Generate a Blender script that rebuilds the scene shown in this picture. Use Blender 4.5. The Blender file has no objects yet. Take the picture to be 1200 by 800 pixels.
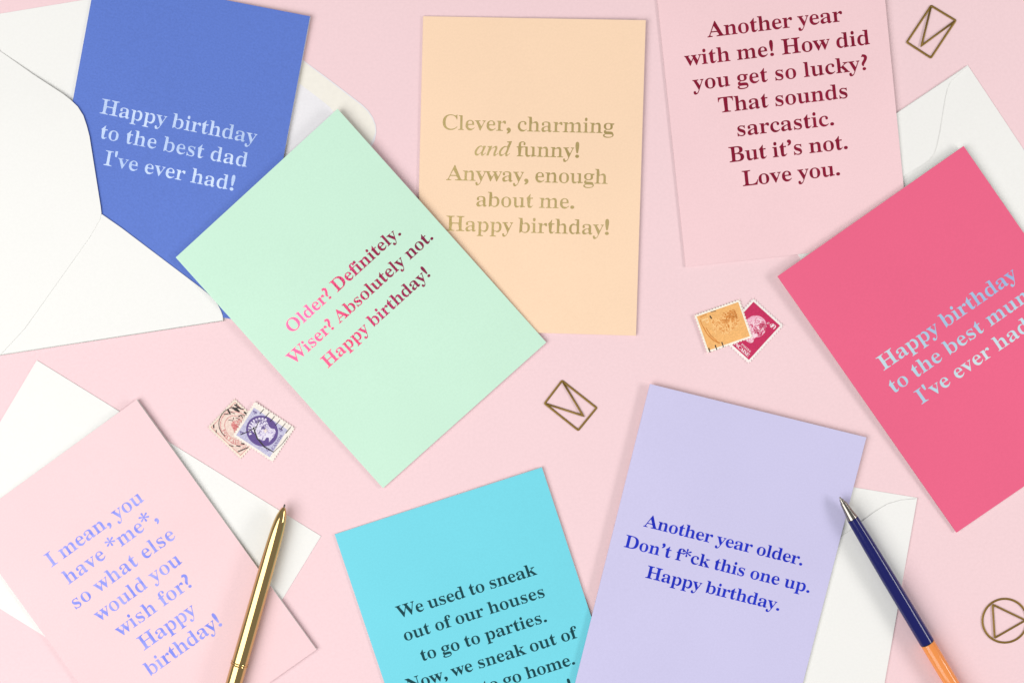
import bpy, bmesh, math, json
from mathutils import Matrix, Vector, noise

# ------------------------------------------------------------------ camera, light, exposure
S = bpy.context.scene
COL = S.collection
MM = 0.001
cd = bpy.data.cameras.new('camera')
cd.sensor_width = 36.0
cd.lens = 51.0
cd.clip_start = 0.01
cd.clip_end = 50.0
cam = bpy.data.objects.new('camera', cd)
COL.objects.link(cam)
cam.matrix_world = Matrix(((0.99928, -0.00156, 0.03791, 0.02621),
                           (0.0, 0.99916, 0.04107, 0.02840),
                           (-0.03794, -0.04104, 0.99844, 0.69033),
                           (0, 0, 0, 1)))
S.camera = cam

world = bpy.data.worlds.new('World')
S.world = world
world.use_nodes = True
bg = world.node_tree.nodes['Background']
bg.inputs[0].default_value = (1.0, 0.99, 0.985, 1)
bg.inputs[1].default_value = 0.32

def area(name, loc, target, sx, sy, power, color):
    l = bpy.data.lights.new(name, 'AREA')
    l.shape = 'RECTANGLE'
    l.size, l.size_y = sx, sy
    l.energy = power
    l.color = color
    o = bpy.data.objects.new(name, l)
    o.location = loc
    o.rotation_euler = (Vector(target) - Vector(loc)).to_track_quat('-Z', 'Y').to_euler()
    COL.objects.link(o)
    return o

area('key_softbox', (-0.60, -0.27, 0.93), (0, 0.02, 0), 0.98, 0.98, 11.7, (1.0, 0.988, 0.975))
area('side_softbox', (0.92, 0.0, 0.50), (0.05, 0, 0), 0.62, 0.20, 4.0, (1.0, 0.97, 0.95))

S.view_settings.view_transform = 'Standard'
S.view_settings.look = 'None'
S.view_settings.exposure = 0.0
S.view_settings.gamma = 1.0
S.view_settings.use_curve_mapping = False
S.cycles.max_bounces = 8

# ------------------------------------------------------------------ helpers
def lin(r, g, b):
    f = lambda c: (c / 255) / 12.92 if c <= 10 else ((c / 255 + 0.055) / 1.055) ** 2.4
    return (f(r), f(g), f(b), 1)

def paper(name, col, rough=0.62, grain=0.03, bump=0.06, scale=900.0, spec=0.3, mottle=0.02):
    """matt card stock: fibre grain in colour and relief"""
    m = bpy.data.materials.new(name)
    m.use_nodes = True
    nt = m.node_tree
    N, L = nt.nodes, nt.links
    b = N['Principled BSDF']
    b.inputs['Roughness'].default_value = rough
    b.inputs['Specular IOR Level'].default_value = spec
    tc = N.new('ShaderNodeTexCoord')
    n1 = N.new('ShaderNodeTexNoise')
    n1.inputs['Scale'].default_value = scale
    n1.inputs['Detail'].default_value = 4
    n2 = N.new('ShaderNodeTexNoise')
    n2.inputs['Scale'].default_value = 14
    n2.inputs['Detail'].default_value = 3
    L.new(tc.outputs['Object'], n1.inputs['Vector'])
    L.new(tc.outputs['Object'], n2.inputs['Vector'])
    r1 = N.new('ShaderNodeMapRange')
    r1.inputs['To Min'].default_value = 1 - grain
    r1.inputs['To Max'].default_value = 1 + grain
    r1.inputs['From Min'].default_value = 0.3
    r1.inputs['From Max'].default_value = 0.7
    L.new(n1.outputs['Fac'], r1.inputs['Value'])
    r2 = N.new('ShaderNodeMapRange')
    r2.inputs['To Min'].default_value = 1 - mottle
    r2.inputs['To Max'].default_value = 1 + mottle
    r2.inputs['From Min'].default_value = 0.3
    r2.inputs['From Max'].default_value = 0.7
    L.new(n2.outputs['Fac'], r2.inputs['Value'])
    mu = N.new('ShaderNodeMath')
    mu.operation = 'MULTIPLY'
    L.new(r1.outputs[0], mu.inputs[0])
    L.new(r2.outputs[0], mu.inputs[1])
    vm = N.new('ShaderNodeVectorMath')
    vm.operation = 'SCALE'
    vm.inputs[0].default_value = col[:3]
    L.new(mu.outputs[0], vm.inputs['Scale'])
    L.new(vm.outputs[0], b.inputs['Base Color'])
    bp = N.new('ShaderNodeBump')
    bp.inputs['Strength'].default_value = bump
    bp.inputs['Distance'].default_value = 0.0004
    L.new(n1.outputs['Fac'], bp.inputs['Height'])
    L.new(bp.outputs[0], b.inputs['Normal'])
    return m

def plain(name, col, rough=0.5, metal=0.0, spec=0.5, coat=0.0):
    m = bpy.data.materials.new(name)
    m.use_nodes = True
    nt = m.node_tree
    b = nt.nodes['Principled BSDF']
    b.inputs['Metallic'].default_value = metal
    b.inputs['Specular IOR Level'].default_value = spec
    b.inputs['Coat Weight'].default_value = coat
    b.inputs['Coat Roughness'].default_value = 0.05
    tc = nt.nodes.new('ShaderNodeTexCoord')
    n = nt.nodes.new('ShaderNodeTexNoise')
    n.inputs['Scale'].default_value = 600
    n.inputs['Detail'].default_value = 3
    nt.links.new(tc.outputs['Object'], n.inputs['Vector'])
    r = nt.nodes.new('ShaderNodeMapRange')
    r.inputs['To Min'].default_value = rough * 0.85
    r.inputs['To Max'].default_value = rough * 1.15
    nt.links.new(n.outputs['Fac'], r.inputs['Value'])
    nt.links.new(r.outputs[0], b.inputs['Roughness'])
    mx = nt.nodes.new('ShaderNodeMix')
    mx.data_type = 'RGBA'
    mx.inputs[6].default_value = (col[0] * 0.96, col[1] * 0.96, col[2] * 0.96, 1)
    mx.inputs[7].default_value = (min(1, col[0] * 1.04), min(1, col[1] * 1.04), min(1, col[2] * 1.04), 1)
    nt.links.new(n.outputs['Fac'], mx.inputs[0])
    nt.links.new(mx.outputs[2], b.inputs['Base Color'])
    return m

def foil(name, cols, rough, metal=1.0, scale=35.0, bump=0.5, dist=0.00006, spec=0.5, coat=0.0):
    """hot-stamped foil: slightly rippled metal film whose tint drifts between two colours"""
    m = bpy.data.materials.new(name)
    m.use_nodes = True
    nt = m.node_tree
    N, L = nt.nodes, nt.links
    b = N['Principled BSDF']
    b.inputs['Metallic'].default_value = metal
    b.inputs['Specular IOR Level'].default_value = spec
    b.inputs['Coat Weight'].default_value = coat
    b.inputs['Coat Roughness'].default_value = 0.12
    b.inputs['Coat IOR'].default_value = 1.8
    b.inputs['Roughness'].default_value = rough
    tc = N.new('ShaderNodeTexCoord')
    n = N.new('ShaderNodeTexNoise')
    n.inputs['Scale'].default_value = scale
    n.inputs['Detail'].default_value = 3
    L.new(tc.outputs['Object'], n.inputs['Vector'])
    cr = N.new('ShaderNodeValToRGB')
    el = cr.color_ramp.elements
    el[0].position, el[1].position = 0.36, 0.64
    el[0].color, el[1].color = cols[0], cols[-1]
    if len(cols) == 3:
        e = el.new(0.5)
        e.color = cols[1]
    L.new(n.outputs['Fac'], cr.inputs[0])
    L.new(cr.outputs[0], b.inputs['Base Color'])
    n2 = N.new('ShaderNodeTexNoise')
    n2.inputs['Scale'].default_value = 1500
    n2.inputs['Detail'].default_value = 2
    L.new(tc.outputs['Object'], n2.inputs['Vector'])
    bp = N.new('ShaderNodeBump')
    bp.inputs['Strength'].default_value = bump
    bp.inputs['Distance'].default_value = dist
    L.new(n2.outputs['Fac'], bp.inputs['Height'])
    L.new(bp.outputs[0], b.inputs['Normal'])
    return m

def thing(name, label, cat, loc=(0, 0, 0), rz=0.0, group=None):
    o = bpy.data.objects.new(name, None)
    o.empty_display_size = 0.01
    COL.objects.link(o)
    o.location = loc
    o.rotation_euler = (0, 0, rz)
    o['label'] = label
    o['category'] = cat
    if group:
        o['group'] = group
    return o

def link(name, me, mats, parent=None):
    if not isinstance(mats, (list, tuple)):
        mats = [mats]
    for m in mats:
        me.materials.append(m)
    o = bpy.data.objects.new(name, me)
    COL.objects.link(o)
    if parent:
        o.parent = parent
    return o

def bm_mesh(bm, name):
    me = bpy.data.meshes.new(name)
    bm.to_mesh(me)
    bm.free()
    return me

# ------------------------------------------------------------------ flat shapes from outlines (mm) -> mesh
def outline_mesh(loops, name='shape'):
    """fill closed outlines into a triangulated flat mesh, coordinates in mm; a list of loop lists is
    filled group by group (holes by even-odd inside a group)"""
    if loops and isinstance(loops[0][0][0], (list, tuple)):
        out = bmesh.new()
        for g in loops:
            b = outline_mesh(g)
            m = bpy.data.meshes.new('tmp')
            b.to_mesh(m)
            b.free()
            out.from_mesh(m)
            bpy.data.meshes.remove(m)
        return out
    cu = bpy.data.curves.new('tmp', 'CURVE')
    cu.dimensions = '2D'
    cu.fill_mode = 'BOTH'
    for lp in loops:
        sp = cu.splines.new('POLY')
        sp.points.add(len(lp) - 1)
        for i, (x, y) in enumerate(lp):
            sp.points[i].co = (x, y, 0, 1)
        sp.use_cyclic_u = True
    ob = bpy.data.objects.new('tmp', cu)
    me = bpy.data.meshes.new_from_object(ob)
    bpy.data.objects.remove(ob)
    bpy.data.curves.remove(cu)
    bm = bmesh.new()
    bm.from_mesh(me)
    bpy.data.meshes.remove(me)
    for f in bm.faces:
        f.normal_update()
        if f.normal.z < 0:
            f.normal_flip()
    return bm

def sheet(name, loops, zf, thick, mats, parent, cuts=0, edge_slot=0):
    """a thin sheet with real thickness; its under side follows zf(x, y) (mm)"""
    bm = outline_mesh(loops)
    if cuts:
        for _ in range(cuts):
            long_ = [e for e in bm.edges if e.calc_length() > 6]
            if long_:
                bmesh.ops.subdivide_edges(bm, edges=long_, cuts=1)
            bmesh.ops.triangulate(bm, faces=bm.faces[:])
    bmesh.ops.remove_doubles(bm, verts=bm.verts[:], dist=0.001)
    top = bm.faces[:]
    r = bmesh.ops.extrude_face_region(bm, geom=top)
    nv = {g for g in r['geom'] if isinstance(g, bmesh.types.BMVert)}
    nf = {g for g in r['geom'] if isinstance(g, bmesh.types.BMFace)}
    for v in bm.verts:
        z = zf(v.co.x, v.co.y)
        v.co.z = z + (thick if v in nv else 0)
    for v in bm.verts:
        v.co *= MM
    bmesh.ops.recalc_face_normals(bm, faces=bm.faces[:])
    if edge_slot:
        for f in bm.faces:
            if abs(f.normal.z) < 0.5:
                f.material_index = edge_slot
    return link(name, bm_mesh(bm, name), mats, parent)

def print_on(name, loops, zf, mat, parent, lift=0.03):
    bm = outline_mesh(loops)
    for v in bm.verts:
        v.co.z = zf(v.co.x, v.co.y) + lift
        v.co *= MM
    return link(name, bm_mesh(bm, name), mat, parent)

# ------------------------------------------------------------------ lettering: bold book face, outlines in 1/1000 em
GLYPHS = """\
A 650 -13,0,-13,27,5,29,21,35,35,45,48,60,60,82,73,111,307,694,334,693,572,129,612,51,625,38,641,30,660,27,660,0,341,0,341,27,386,32,413,45,422,68,406,121,376,197,154,197,117,105,113,88,111,72,119,47,143,32,184,27,190,27,190,0|169,239,360,239,263,475
B 659 24,0,24,26,54,29,77,37,93,48,103,65,109,90,111,122,111,549,103,614,96,627,87,637,76,645,23,653,23,678,328,678,422,672,496,653,548,622,580,578,590,522,583,476,564,438,531,408,486,384,427,368,498,349,552,323,592,288,615,246,623,196,615,139,592,90,553,52,499,23,433,6,354,0|271,375,280,375,328,378,365,389,392,406,410,431,420,467,424,514,421,555,414,589,401,614,382,632,356,642,322,646,302,645,288,640,280,633,275,621,272,604,271,582|330,36,369,40,400,52,422,73,436,103,445,142,448,191,444,241,432,280,413,309,384,328,344,340,294,344,271,344,271,97,272,77,277,61,284,50,294,42,310,38
C 697 382,-16,318,-11,259,4,205,30,157,64,116,106,83,156,59,212,44,273,39,340,44,406,59,467,84,523,117,572,158,613,207,648,261,673,321,688,386,693,434,689,488,676,547,655,577,648,599,653,614,668,624,693,650,693,650,459,625,459,599,517,568,566,531,606,489,636,443,654,395,660,347,653,306,634,273,601,247,555,229,495,218,423,214,337,218,257,230,189,251,134,279,90,316,60,361,41,414,35,454,38,494,49,533,67,571,91,606,121,638,158,666,132,622,79,571,37,514,8,451,-10
D 738 30,0,30,26,58,29,79,35,94,44,103,59,108,81,110,111,110,557,108,592,101,618,91,635,74,645,51,651,22,653,22,678,330,678,399,674,460,664,515,646,563,622,604,590,637,552,663,508,682,457,693,401,697,339,690,249,668,173,631,111,580,62,515,28,435,7,340,0|331,36,368,39,401,48,430,63,455,84,476,112,501,171,517,247,522,341,518,422,506,490,487,546,460,589,425,620,382,639,332,645,310,643,293,639,282,631,276,618,272,599,271,573,271,107,272,82,276,63,282,51,293,42,309,38
E 658 21,0,21,25,53,27,77,33,93,44,104,60,110,84,112,116,112,549,110,587,103,615,93,634,76,644,53,651,24,653,24,678,594,678,594,476,571,476,559,532,537,575,507,605,465,625,411,637,345,641,298,638,288,634,282,628,277,621,272,578,272,366,288,366,329,370,361,381,386,401,405,428,419,466,429,514,453,514,453,176,428,176,423,213,416,244,407,270,394,290,378,306,359,318,335,325,308,330,276,331,272,331,272,100,274,78,278,62,286,52,299,46,318,42,343,41,389,43,430,48,467,58,498,71,527,89,552,112,574,139,594,173,612,213,640,213,599,0
F 602 23,0,23,26,54,30,77,38,93,50,103,67,109,92,111,125,111,558,109,590,102,614,92,630,75,641,52,648,21,653,21,678,586,678,586,476,562,476,554,514,543,547,529,574,511,596,489,613,462,626,428,635,389,640,342,642,298,640,277,627,271,593,271,368,283,368,323,372,356,383,381,403,400,430,414,468,423,516,450,516,450,176,424,176,415,229,401,270,382,299,357,318,323,329,281,333,271,333,271,120,280,64,287,51,298,42,312,35,382,26,382,0
G 756 399,-15,330,-10,267,5,211,29,161,62,119,104,86,153,61,209,46,272,41,341,46,408,61,469,86,524,119,573,160,614,208,648,261,673,320,688,383,693,436,689,492,677,550,656,577,649,588,650,597,654,604,660,624,693,651,693,651,458,625,458,609,497,591,532,569,564,545,592,518,615,490,635,460,649,430,657,398,660,350,653,309,634,276,601,250,555,232,496,221,424,217,339,223,243,240,163,268,101,290,71,315,48,344,32,375,22,410,19,444,21,470,29,489,41,500,57,508,79,510,106,510,190,508,218,501,239,490,254,472,263,446,269,410,271,410,295,745,295,745,271,716,269,694,263,680,254,671,240,666,219,664,191,664,43,576,11,488,-9
H 779 23,0,23,26,54,29,77,36,93,47,103,64,109,88,111,120,111,564,109,593,103,615,93,631,77,642,54,649,24,653,24,678,360,678,360,653,304,643,293,637,284,629,278,618,271,564,271,373,509,373,509,564,502,618,497,629,488,637,477,643,420,653,420,678,755,678,755,653,724,649,701,642,686,632,677,616,671,594,669,564,669,120,671,90,677,66,687,49,702,37,725,29,755,26,755,0,420,0,420,26,450,29,474,36,490,46,501,62,507,86,509,120,509,329,271,329,271,120,273,88,279,64,289,47,305,36,329,29,360,26,360,0
I 388 20,0,20,26,50,31,74,38,91,48,103,63,110,84,112,112,112,576,110,603,104,623,94,637,78,645,53,650,20,653,20,678,364,678,364,653,332,650,308,645,292,637,281,623,274,603,272,576,272,115,279,66,285,55,294,46,307,39,366,26,366,0
L 635 23,0,23,26,54,29,77,36,93,47,103,64,109,88,111,120,111,564,109,594,103,617,93,633,77,643,54,650,24,653,24,678,372,678,372,653,310,646,297,640,287,631,280,620,271,564,271,123,276,70,281,59,288,52,298,47,348,41,393,43,434,49,469,59,499,74,527,93,551,119,572,149,591,187,609,230,636,230,598,0
N 735 600,-16,159,521,159,117,161,86,167,62,177,46,192,36,216,29,248,26,248,0,27,0,27,26,81,35,92,41,100,50,106,62,113,117,113,578,54,645,27,653,27,678,233,678,582,251,582,562,575,617,569,628,560,636,549,643,493,653,493,678,714,678,714,653,683,650,660,643,645,633,636,616,630,593,628,561,628,-16
O 782 388,-16,340,-13,294,-4,251,11,211,31,174,56,141,86,111,120,87,158,67,199,53,243,44,290,41,339,44,388,53,434,67,479,87,520,111,557,141,592,175,621,212,647,254,667,298,682,345,691,395,694,443,691,489,682,532,668,572,648,609,623,642,594,671,560,696,522,716,481,730,436,739,389,742,339,739,290,730,243,716,199,695,158,671,120,641,86,607,56,570,31,529,11,484,-4,437,-13|394,18,439,25,478,44,509,77,534,123,551,182,562,254,565,339,560,436,544,516,518,579,482,624,438,651,387,660,342,653,303,634,272,601,247,555,230,496,219,424,216,339,221,243,237,163,264,100,300,54,343,27
P 622 23,0,23,26,54,29,77,36,93,47,103,64,109,88,111,120,111,564,109,593,103,615,93,631,77,642,54,649,24,653,24,678,318,678,395,675,456,668,500,655,532,638,558,617,580,592,596,563,606,530,609,494,602,441,581,396,546,358,497,329,435,312,360,306,271,306,271,120,273,88,279,64,289,47,305,36,329,29,360,26,360,0|271,342,300,342,345,346,379,357,405,376,421,404,432,442,435,490,432,537,424,576,410,605,388,626,359,638,322,642,304,641,291,637,282,631,276,622,272,609,271,593
R 704 23,0,23,26,54,29,77,36,93,47,103,64,109,88,111,120,111,564,109,593,103,615,93,631,77,642,54,649,24,653,24,678,323,678,415,673,489,658,547,634,588,599,613,554,621,498,615,452,597,412,566,379,524,353,469,333,643,75,674,38,684,31,697,27,712,26,715,26,715,0,504,0,300,316,271,316,271,120,273,88,279,64,289,47,305,36,329,29,360,26,360,0|271,348,303,348,350,352,388,364,417,385,436,414,448,452,452,500,447,551,433,591,410,619,376,636,334,642,311,641,293,636,282,629,276,617,272,599,271,574
S 581 64,-16,64,235,93,235,112,169,136,115,166,74,202,45,244,28,293,22,328,26,358,36,383,54,401,76,411,103,415,133,406,174,379,209,335,238,242,284,189,313,147,344,115,376,92,411,79,450,74,494,77,533,86,568,100,600,120,627,143,650,172,669,203,683,238,691,275,694,342,687,420,667,434,664,446,662,461,666,471,676,477,694,505,694,505,475,480,475,469,511,455,543,437,573,417,599,394,621,370,639,343,652,317,659,289,662,257,659,230,650,208,635,191,615,181,592,178,566,181,541,190,520,204,501,224,484,250,467,281,451,377,406,415,387,447,367,473,347,493,326,509,303,521,280,529,255,533,228,535,198,532,157,521,120,505,86,481,56,453,32,418,12,378,-3,334,-12,286,-15,236,-12,187,1,147,14,126,18,103,11,91,-16
T 630 137,0,137,26,169,28,194,35,212,46,223,63,230,88,232,120,232,645,222,645,173,640,131,625,97,601,71,567,53,524,43,473,16,473,16,678,611,678,611,472,586,472,573,534,548,583,511,617,462,638,400,645,392,645,392,120,394,87,401,62,412,45,429,34,454,28,488,26,488,0
W 910 254,-16,48,585,23,636,11,645,-4,651,-23,653,-23,678,269,678,269,653,223,643,215,635,211,625,209,611,220,555,332,228,448,525,426,594,418,615,409,630,398,640,384,646,365,650,341,653,341,678,654,678,654,653,616,649,593,635,585,613,594,575,706,247,805,550,817,605,815,621,810,633,801,641,788,647,771,651,749,653,749,678,929,678,929,653,911,648,897,639,885,627,856,565,664,-16,637,-16,470,460,283,-16
0 559 280,-10,223,-5,175,10,135,36,102,71,77,114,58,165,44,223,37,288,34,359,37,430,44,494,58,552,77,603,102,645,135,679,175,704,224,719,281,724,335,719,382,704,422,679,454,645,480,602,500,552,514,493,522,429,525,358,522,287,514,223,500,165,480,114,454,71,421,36,381,10,334,-5|280,55,313,64,337,91,353,135,362,195,368,270,370,358,368,446,362,520,353,580,337,624,313,650,281,659,248,650,223,624,207,580,197,520,191,446,189,358,191,270,197,195,207,135,223,91,247,64
4 559 180,0,180,53,208,53,230,54,249,59,266,66,279,78,287,98,290,125,290,186,13,186,13,247,297,714,436,714,436,252,540,252,540,186,436,186,436,125,439,98,447,78,460,66,477,59,496,54,518,53,531,53,531,0|83,252,290,252,290,427,292,522,297,619,282,587,259,545,235,503,218,475
a 512 379,-15,352,-12,330,-4,314,9,303,28,298,52,250,16,198,-6,142,-13,110,-10,82,0,60,17,43,39,33,65,30,94,37,135,59,172,95,203,146,230,213,257,296,283,296,359,294,385,288,405,278,421,264,431,244,438,220,440,184,436,162,426,155,408,169,382,177,369,181,356,183,344,181,327,174,313,164,301,149,291,133,286,115,284,96,286,80,292,67,303,57,316,51,333,49,352,52,375,60,395,73,415,92,432,114,446,141,458,171,467,205,472,241,474,305,470,356,457,392,435,416,404,431,363,436,313,436,93,439,59,453,51,477,62,490,41,456,10,419,-9|225,50,259,61,296,94,296,252,253,238,219,218,195,193,181,162,176,125,181,83,198,58
b 537 64,-17,64,578,63,606,60,626,55,638,46,646,31,651,12,654,12,678,206,678,206,415,241,448,282,467,329,474,363,471,394,461,423,445,448,423,469,397,486,365,499,329,506,290,509,247,506,198,496,153,481,112,459,75,433,44,402,19,366,0,328,-11,286,-15,242,-9,198,10,156,42,79,-17|272,21,304,27,328,44,345,73,356,115,363,170,365,238,363,294,356,339,344,374,327,398,304,412,274,417,259,415,245,410,231,402,219,390,211,376,206,360,206,102,209,73,217,50,230,34,248,24
c 437 232,-15,195,-12,161,-1,129,16,100,39,76,68,56,101,41,139,32,179,29,223,32,270,43,313,60,353,82,388,110,417,143,442,179,460,218,471,260,475,305,472,342,461,373,444,395,421,409,395,413,365,411,348,406,333,397,321,384,311,369,306,352,304,330,307,314,315,302,329,294,348,292,373,293,389,294,404,289,425,275,438,252,442,221,435,198,416,181,383,170,338,167,279,171,212,183,157,204,114,232,82,265,63,304,57,339,63,372,79,404,107,424,90,392,52,357,23,319,2,277,-11
d 551 208,-15,175,-12,144,-1,116,16,90,38,69,66,52,99,39,136,32,176,29,219,32,268,40,313,54,354,72,389,94,419,121,443,151,460,183,471,217,474,261,468,299,449,332,417,332,597,330,616,325,630,316,641,303,648,285,652,262,654,262,678,475,678,475,112,476,90,479,73,484,61,492,52,506,45,526,41,526,16,469,13,404,2,332,-15,332,58,300,17,258,-7|255,42,270,44,285,51,301,62,314,76,325,93,332,113,332,360,327,376,319,390,307,402,292,411,276,416,259,418,231,413,209,397,194,372,183,335,177,287,175,228,177,171,183,123,193,87,208,62,229,47
e 448 229,-15,192,-12,157,-1,126,16,98,39,74,67,55,102,41,142,32,186,29,234,32,279,41,320,56,358,76,391,101,420,130,443,162,460,197,471,234,474,287,468,333,449,371,417,399,374,415,321,421,258,421,247,174,247,180,181,195,129,219,92,253,70,297,63,335,70,370,92,402,128,424,108,393,64,358,29,319,5,276,-10|173,286,300,286,300,320,299,358,294,389,288,413,277,429,261,439,240,442,216,436,197,420,184,392,176,353,173,303
f 318 22,0,22,24,59,33,74,52,78,109,78,412,24,412,24,462,78,462,78,526,83,575,99,616,126,649,162,673,206,687,259,692,298,689,331,679,357,664,376,643,388,620,392,595,390,575,384,559,375,546,363,537,349,531,334,529,317,531,303,535,291,544,282,554,277,567,275,582,287,626,292,635,294,644,291,653,282,658,268,660,250,658,237,651,229,640,220,581,220,462,303,462,303,412,220,412,220,97,222,70,227,51,235,38,249,30,269,26,297,24,297,0
g 487 217,-209,158,-206,109,-197,71,-181,43,-160,27,-137,21,-111,30,-81,57,-57,102,-38,65,-15,42,13,35,45,38,69,47,90,63,110,85,128,115,146,152,164,109,184,76,209,52,240,38,275,33,316,36,346,45,374,59,399,79,420,102,439,131,454,162,465,197,472,234,474,273,472,310,465,347,453,472,453,472,399,399,399,418,369,430,337,434,303,431,275,424,249,411,225,394,204,373,186,348,172,320,161,289,155,256,153,234,154,211,155,195,153,180,149,168,141,158,130,152,119,150,106,157,88,177,77,210,73,261,73,310,72,351,67,386,60,413,50,435,36,451,19,461,-2,468,-26,470,-55,463,-100,441,-137,406,-168,356,-191,293,-204|234,185,256,189,272,199,284,217,291,242,296,274,297,314,296,354,291,386,284,411,272,428,256,439,234,442,213,439,196,428,185,411,176,386,172,354,170,314,172,274,176,242,185,217,196,199,213,189|239,-173,294,-170,337,-161,368,-146,386,-125,392,-98,390,-82,383,-70,371,-62,354,-56,332,-52,305,-51,144,-51,125,-68,113,-87,109,-108,113,-125,123,-140,141,-154,166,-165,198,-171
h 567 27,0,27,24,44,26,58,31,67,38,73,49,77,64,78,83,78,594,77,613,74,628,68,639,59,647,46,652,28,655,28,678,220,678,220,397,261,440,308,465,362,474,409,468,445,449,471,417,487,372,492,315,492,83,493,64,496,49,502,39,511,31,524,26,541,24,541,0,301,0,301,24,308,24,331,31,345,50,350,83,350,323,341,384,333,395,320,402,302,404,272,398,245,380,220,350,220,83,221,64,224,49,230,39,238,31,251,26,268,24,268,0
i 295 150,539,130,541,112,549,97,561,85,576,77,594,75,614,77,634,85,652,97,668,112,680,130,688,150,690,170,688,188,680,204,668,215,652,223,634,225,614,223,594,215,576,203,561,187,549,170,541|27,0,27,24,45,26,58,31,68,38,73,48,77,63,78,83,78,375,77,397,74,413,70,424,61,431,48,435,30,437,31,462,221,462,221,83,222,64,225,50,230,39,238,32,251,27,268,24,268,0
k 534 26,0,26,24,44,27,58,31,68,39,73,49,77,64,78,83,78,592,70,640,62,647,49,652,30,654,31,678,220,678,220,251,338,369,352,385,360,400,363,414,357,427,340,434,311,437,306,437,306,462,514,462,514,437,477,430,442,413,409,387,331,311,515,51,528,36,543,27,560,24,560,0,314,0,314,24,323,24,341,27,352,34,356,47,345,73,242,219,220,200,220,83,221,64,224,50,230,39,238,32,251,27,268,24,268,0
l 297 27,0,27,24,45,26,58,31,68,38,73,48,77,63,78,83,78,592,70,639,62,647,49,652,30,654,30,678,221,678,221,83,222,64,225,50,230,39,238,32,251,27,268,24,268,0
m 825 27,0,27,24,44,26,58,31,67,38,73,49,77,64,78,83,78,377,77,396,74,411,68,423,59,431,46,436,28,438,28,462,218,462,218,394,258,438,303,465,353,474,391,471,422,460,447,443,465,420,477,389,519,436,567,465,622,474,668,468,704,449,730,417,745,372,750,315,750,83,751,64,754,49,760,39,768,31,781,26,798,24,798,0,562,0,562,24,579,26,591,31,600,39,606,50,609,65,610,83,610,323,601,384,593,395,580,402,562,404,534,398,507,381,483,353,483,83,484,65,487,50,493,39,501,31,513,26,530,24,530,0,297,0,297,24,314,26,326,31,335,39,341,50,344,65,345,83,345,323,336,384,328,395,315,402,297,404,267,398,241,380,218,350,218,83,219,65,222,50,227,40,235,32,247,27,264,24,264,0
n 567 27,0,27,24,44,26,58,31,67,38,73,49,77,64,78,83,78,377,77,396,74,411,68,423,59,431,46,436,28,438,28,462,220,462,220,398,260,440,308,466,362,474,409,468,445,449,471,417,487,372,492,315,492,83,493,64,496,49,502,39,511,31,524,26,541,24,541,0,301,0,301,24,308,24,331,31,345,50,350,83,350,323,341,384,333,395,320,402,302,404,272,398,245,380,220,350,220,83,221,64,224,49,230,39,238,31,251,26,268,24,268,0
o 501 251,-15,209,-11,170,-1,135,17,103,41,77,70,56,105,40,143,31,185,28,229,31,275,40,317,56,356,77,390,103,419,135,443,170,460,208,471,250,474,292,471,330,460,365,443,396,420,422,391,444,357,459,318,469,276,472,229,469,183,459,141,444,102,422,68,396,39,366,16,331,-1,293,-12|251,17,276,22,296,35,311,58,324,121,327,229,325,307,319,365,309,403,295,426,275,440,251,445,225,440,205,426,191,403,182,365,176,307,174,230,178,122,191,58,206,35,226,22
p 553 26,-207,26,-184,60,-175,75,-150,78,-95,78,362,77,389,74,409,69,422,61,429,47,435,29,439,29,462,213,462,213,391,233,421,255,445,281,462,311,472,343,475,377,472,408,461,436,444,461,421,482,393,499,360,511,322,519,282,521,238,518,191,511,148,498,108,481,72,459,42,434,18,404,-1,373,-11,338,-15,292,-8,253,13,220,48,220,-86,226,-147,231,-159,239,-169,249,-175,294,-183,294,-207|291,42,319,47,340,62,356,88,367,125,374,172,376,230,374,286,368,332,359,369,345,394,324,409,296,414,267,407,242,386,220,350,220,102,238,69,262,49
r 428 27,0,27,24,45,26,58,31,68,38,73,48,77,63,78,83,78,375,77,397,74,414,69,425,61,431,48,435,30,437,31,462,217,462,217,375,235,405,256,429,279,449,302,463,325,471,347,474,373,472,394,464,410,453,422,437,429,418,431,396,429,378,423,362,414,349,401,339,386,333,369,331,353,332,340,337,331,344,308,372,301,380,292,385,281,387,267,384,254,375,241,360,230,339,224,315,222,286,222,83,224,63,228,48,237,38,249,31,269,26,294,24,294,0
s 429 225,-15,197,-12,164,-5,129,9,109,13,95,10,84,1,76,-13,53,-13,53,157,79,157,91,118,107,85,129,58,154,38,181,26,209,22,232,24,251,30,266,40,277,53,284,68,286,87,280,113,262,136,232,156,159,193,127,211,101,231,81,252,67,275,58,300,55,328,60,368,73,403,97,433,128,456,165,470,210,475,247,471,296,458,307,456,317,454,327,456,336,463,343,475,363,475,363,330,340,330,328,363,312,391,293,413,271,428,247,438,222,441,202,439,186,434,173,426,164,414,158,401,156,386,158,371,163,358,172,346,218,315,285,282,316,265,341,246,360,226,373,202,380,174,383,141,378,96,364,58,340,27,307,4,269,-10
t 340 184,-14,148,-11,119,-1,98,16,84,39,75,69,72,106,72,415,30,415,30,446,131,550,192,631,215,631,215,462,309,462,309,415,215,415,215,122,223,76,229,67,238,62,250,60,272,66,291,83,307,111,331,98,310,58,285,26,256,4,222,-10
u 558 195,-15,153,-11,121,3,97,26,81,57,71,96,68,144,68,369,67,390,64,407,59,421,50,430,36,436,17,438,17,462,211,462,211,110,213,94,217,80,225,69,235,60,248,55,263,53,292,58,318,73,340,98,340,369,339,392,335,409,329,422,319,430,303,436,282,438,282,462,482,462,482,104,483,84,487,68,493,58,503,51,517,46,536,44,536,19,478,15,412,4,340,-15,340,60,322,38,301,20,277,5,251,-6,224,-13
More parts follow.
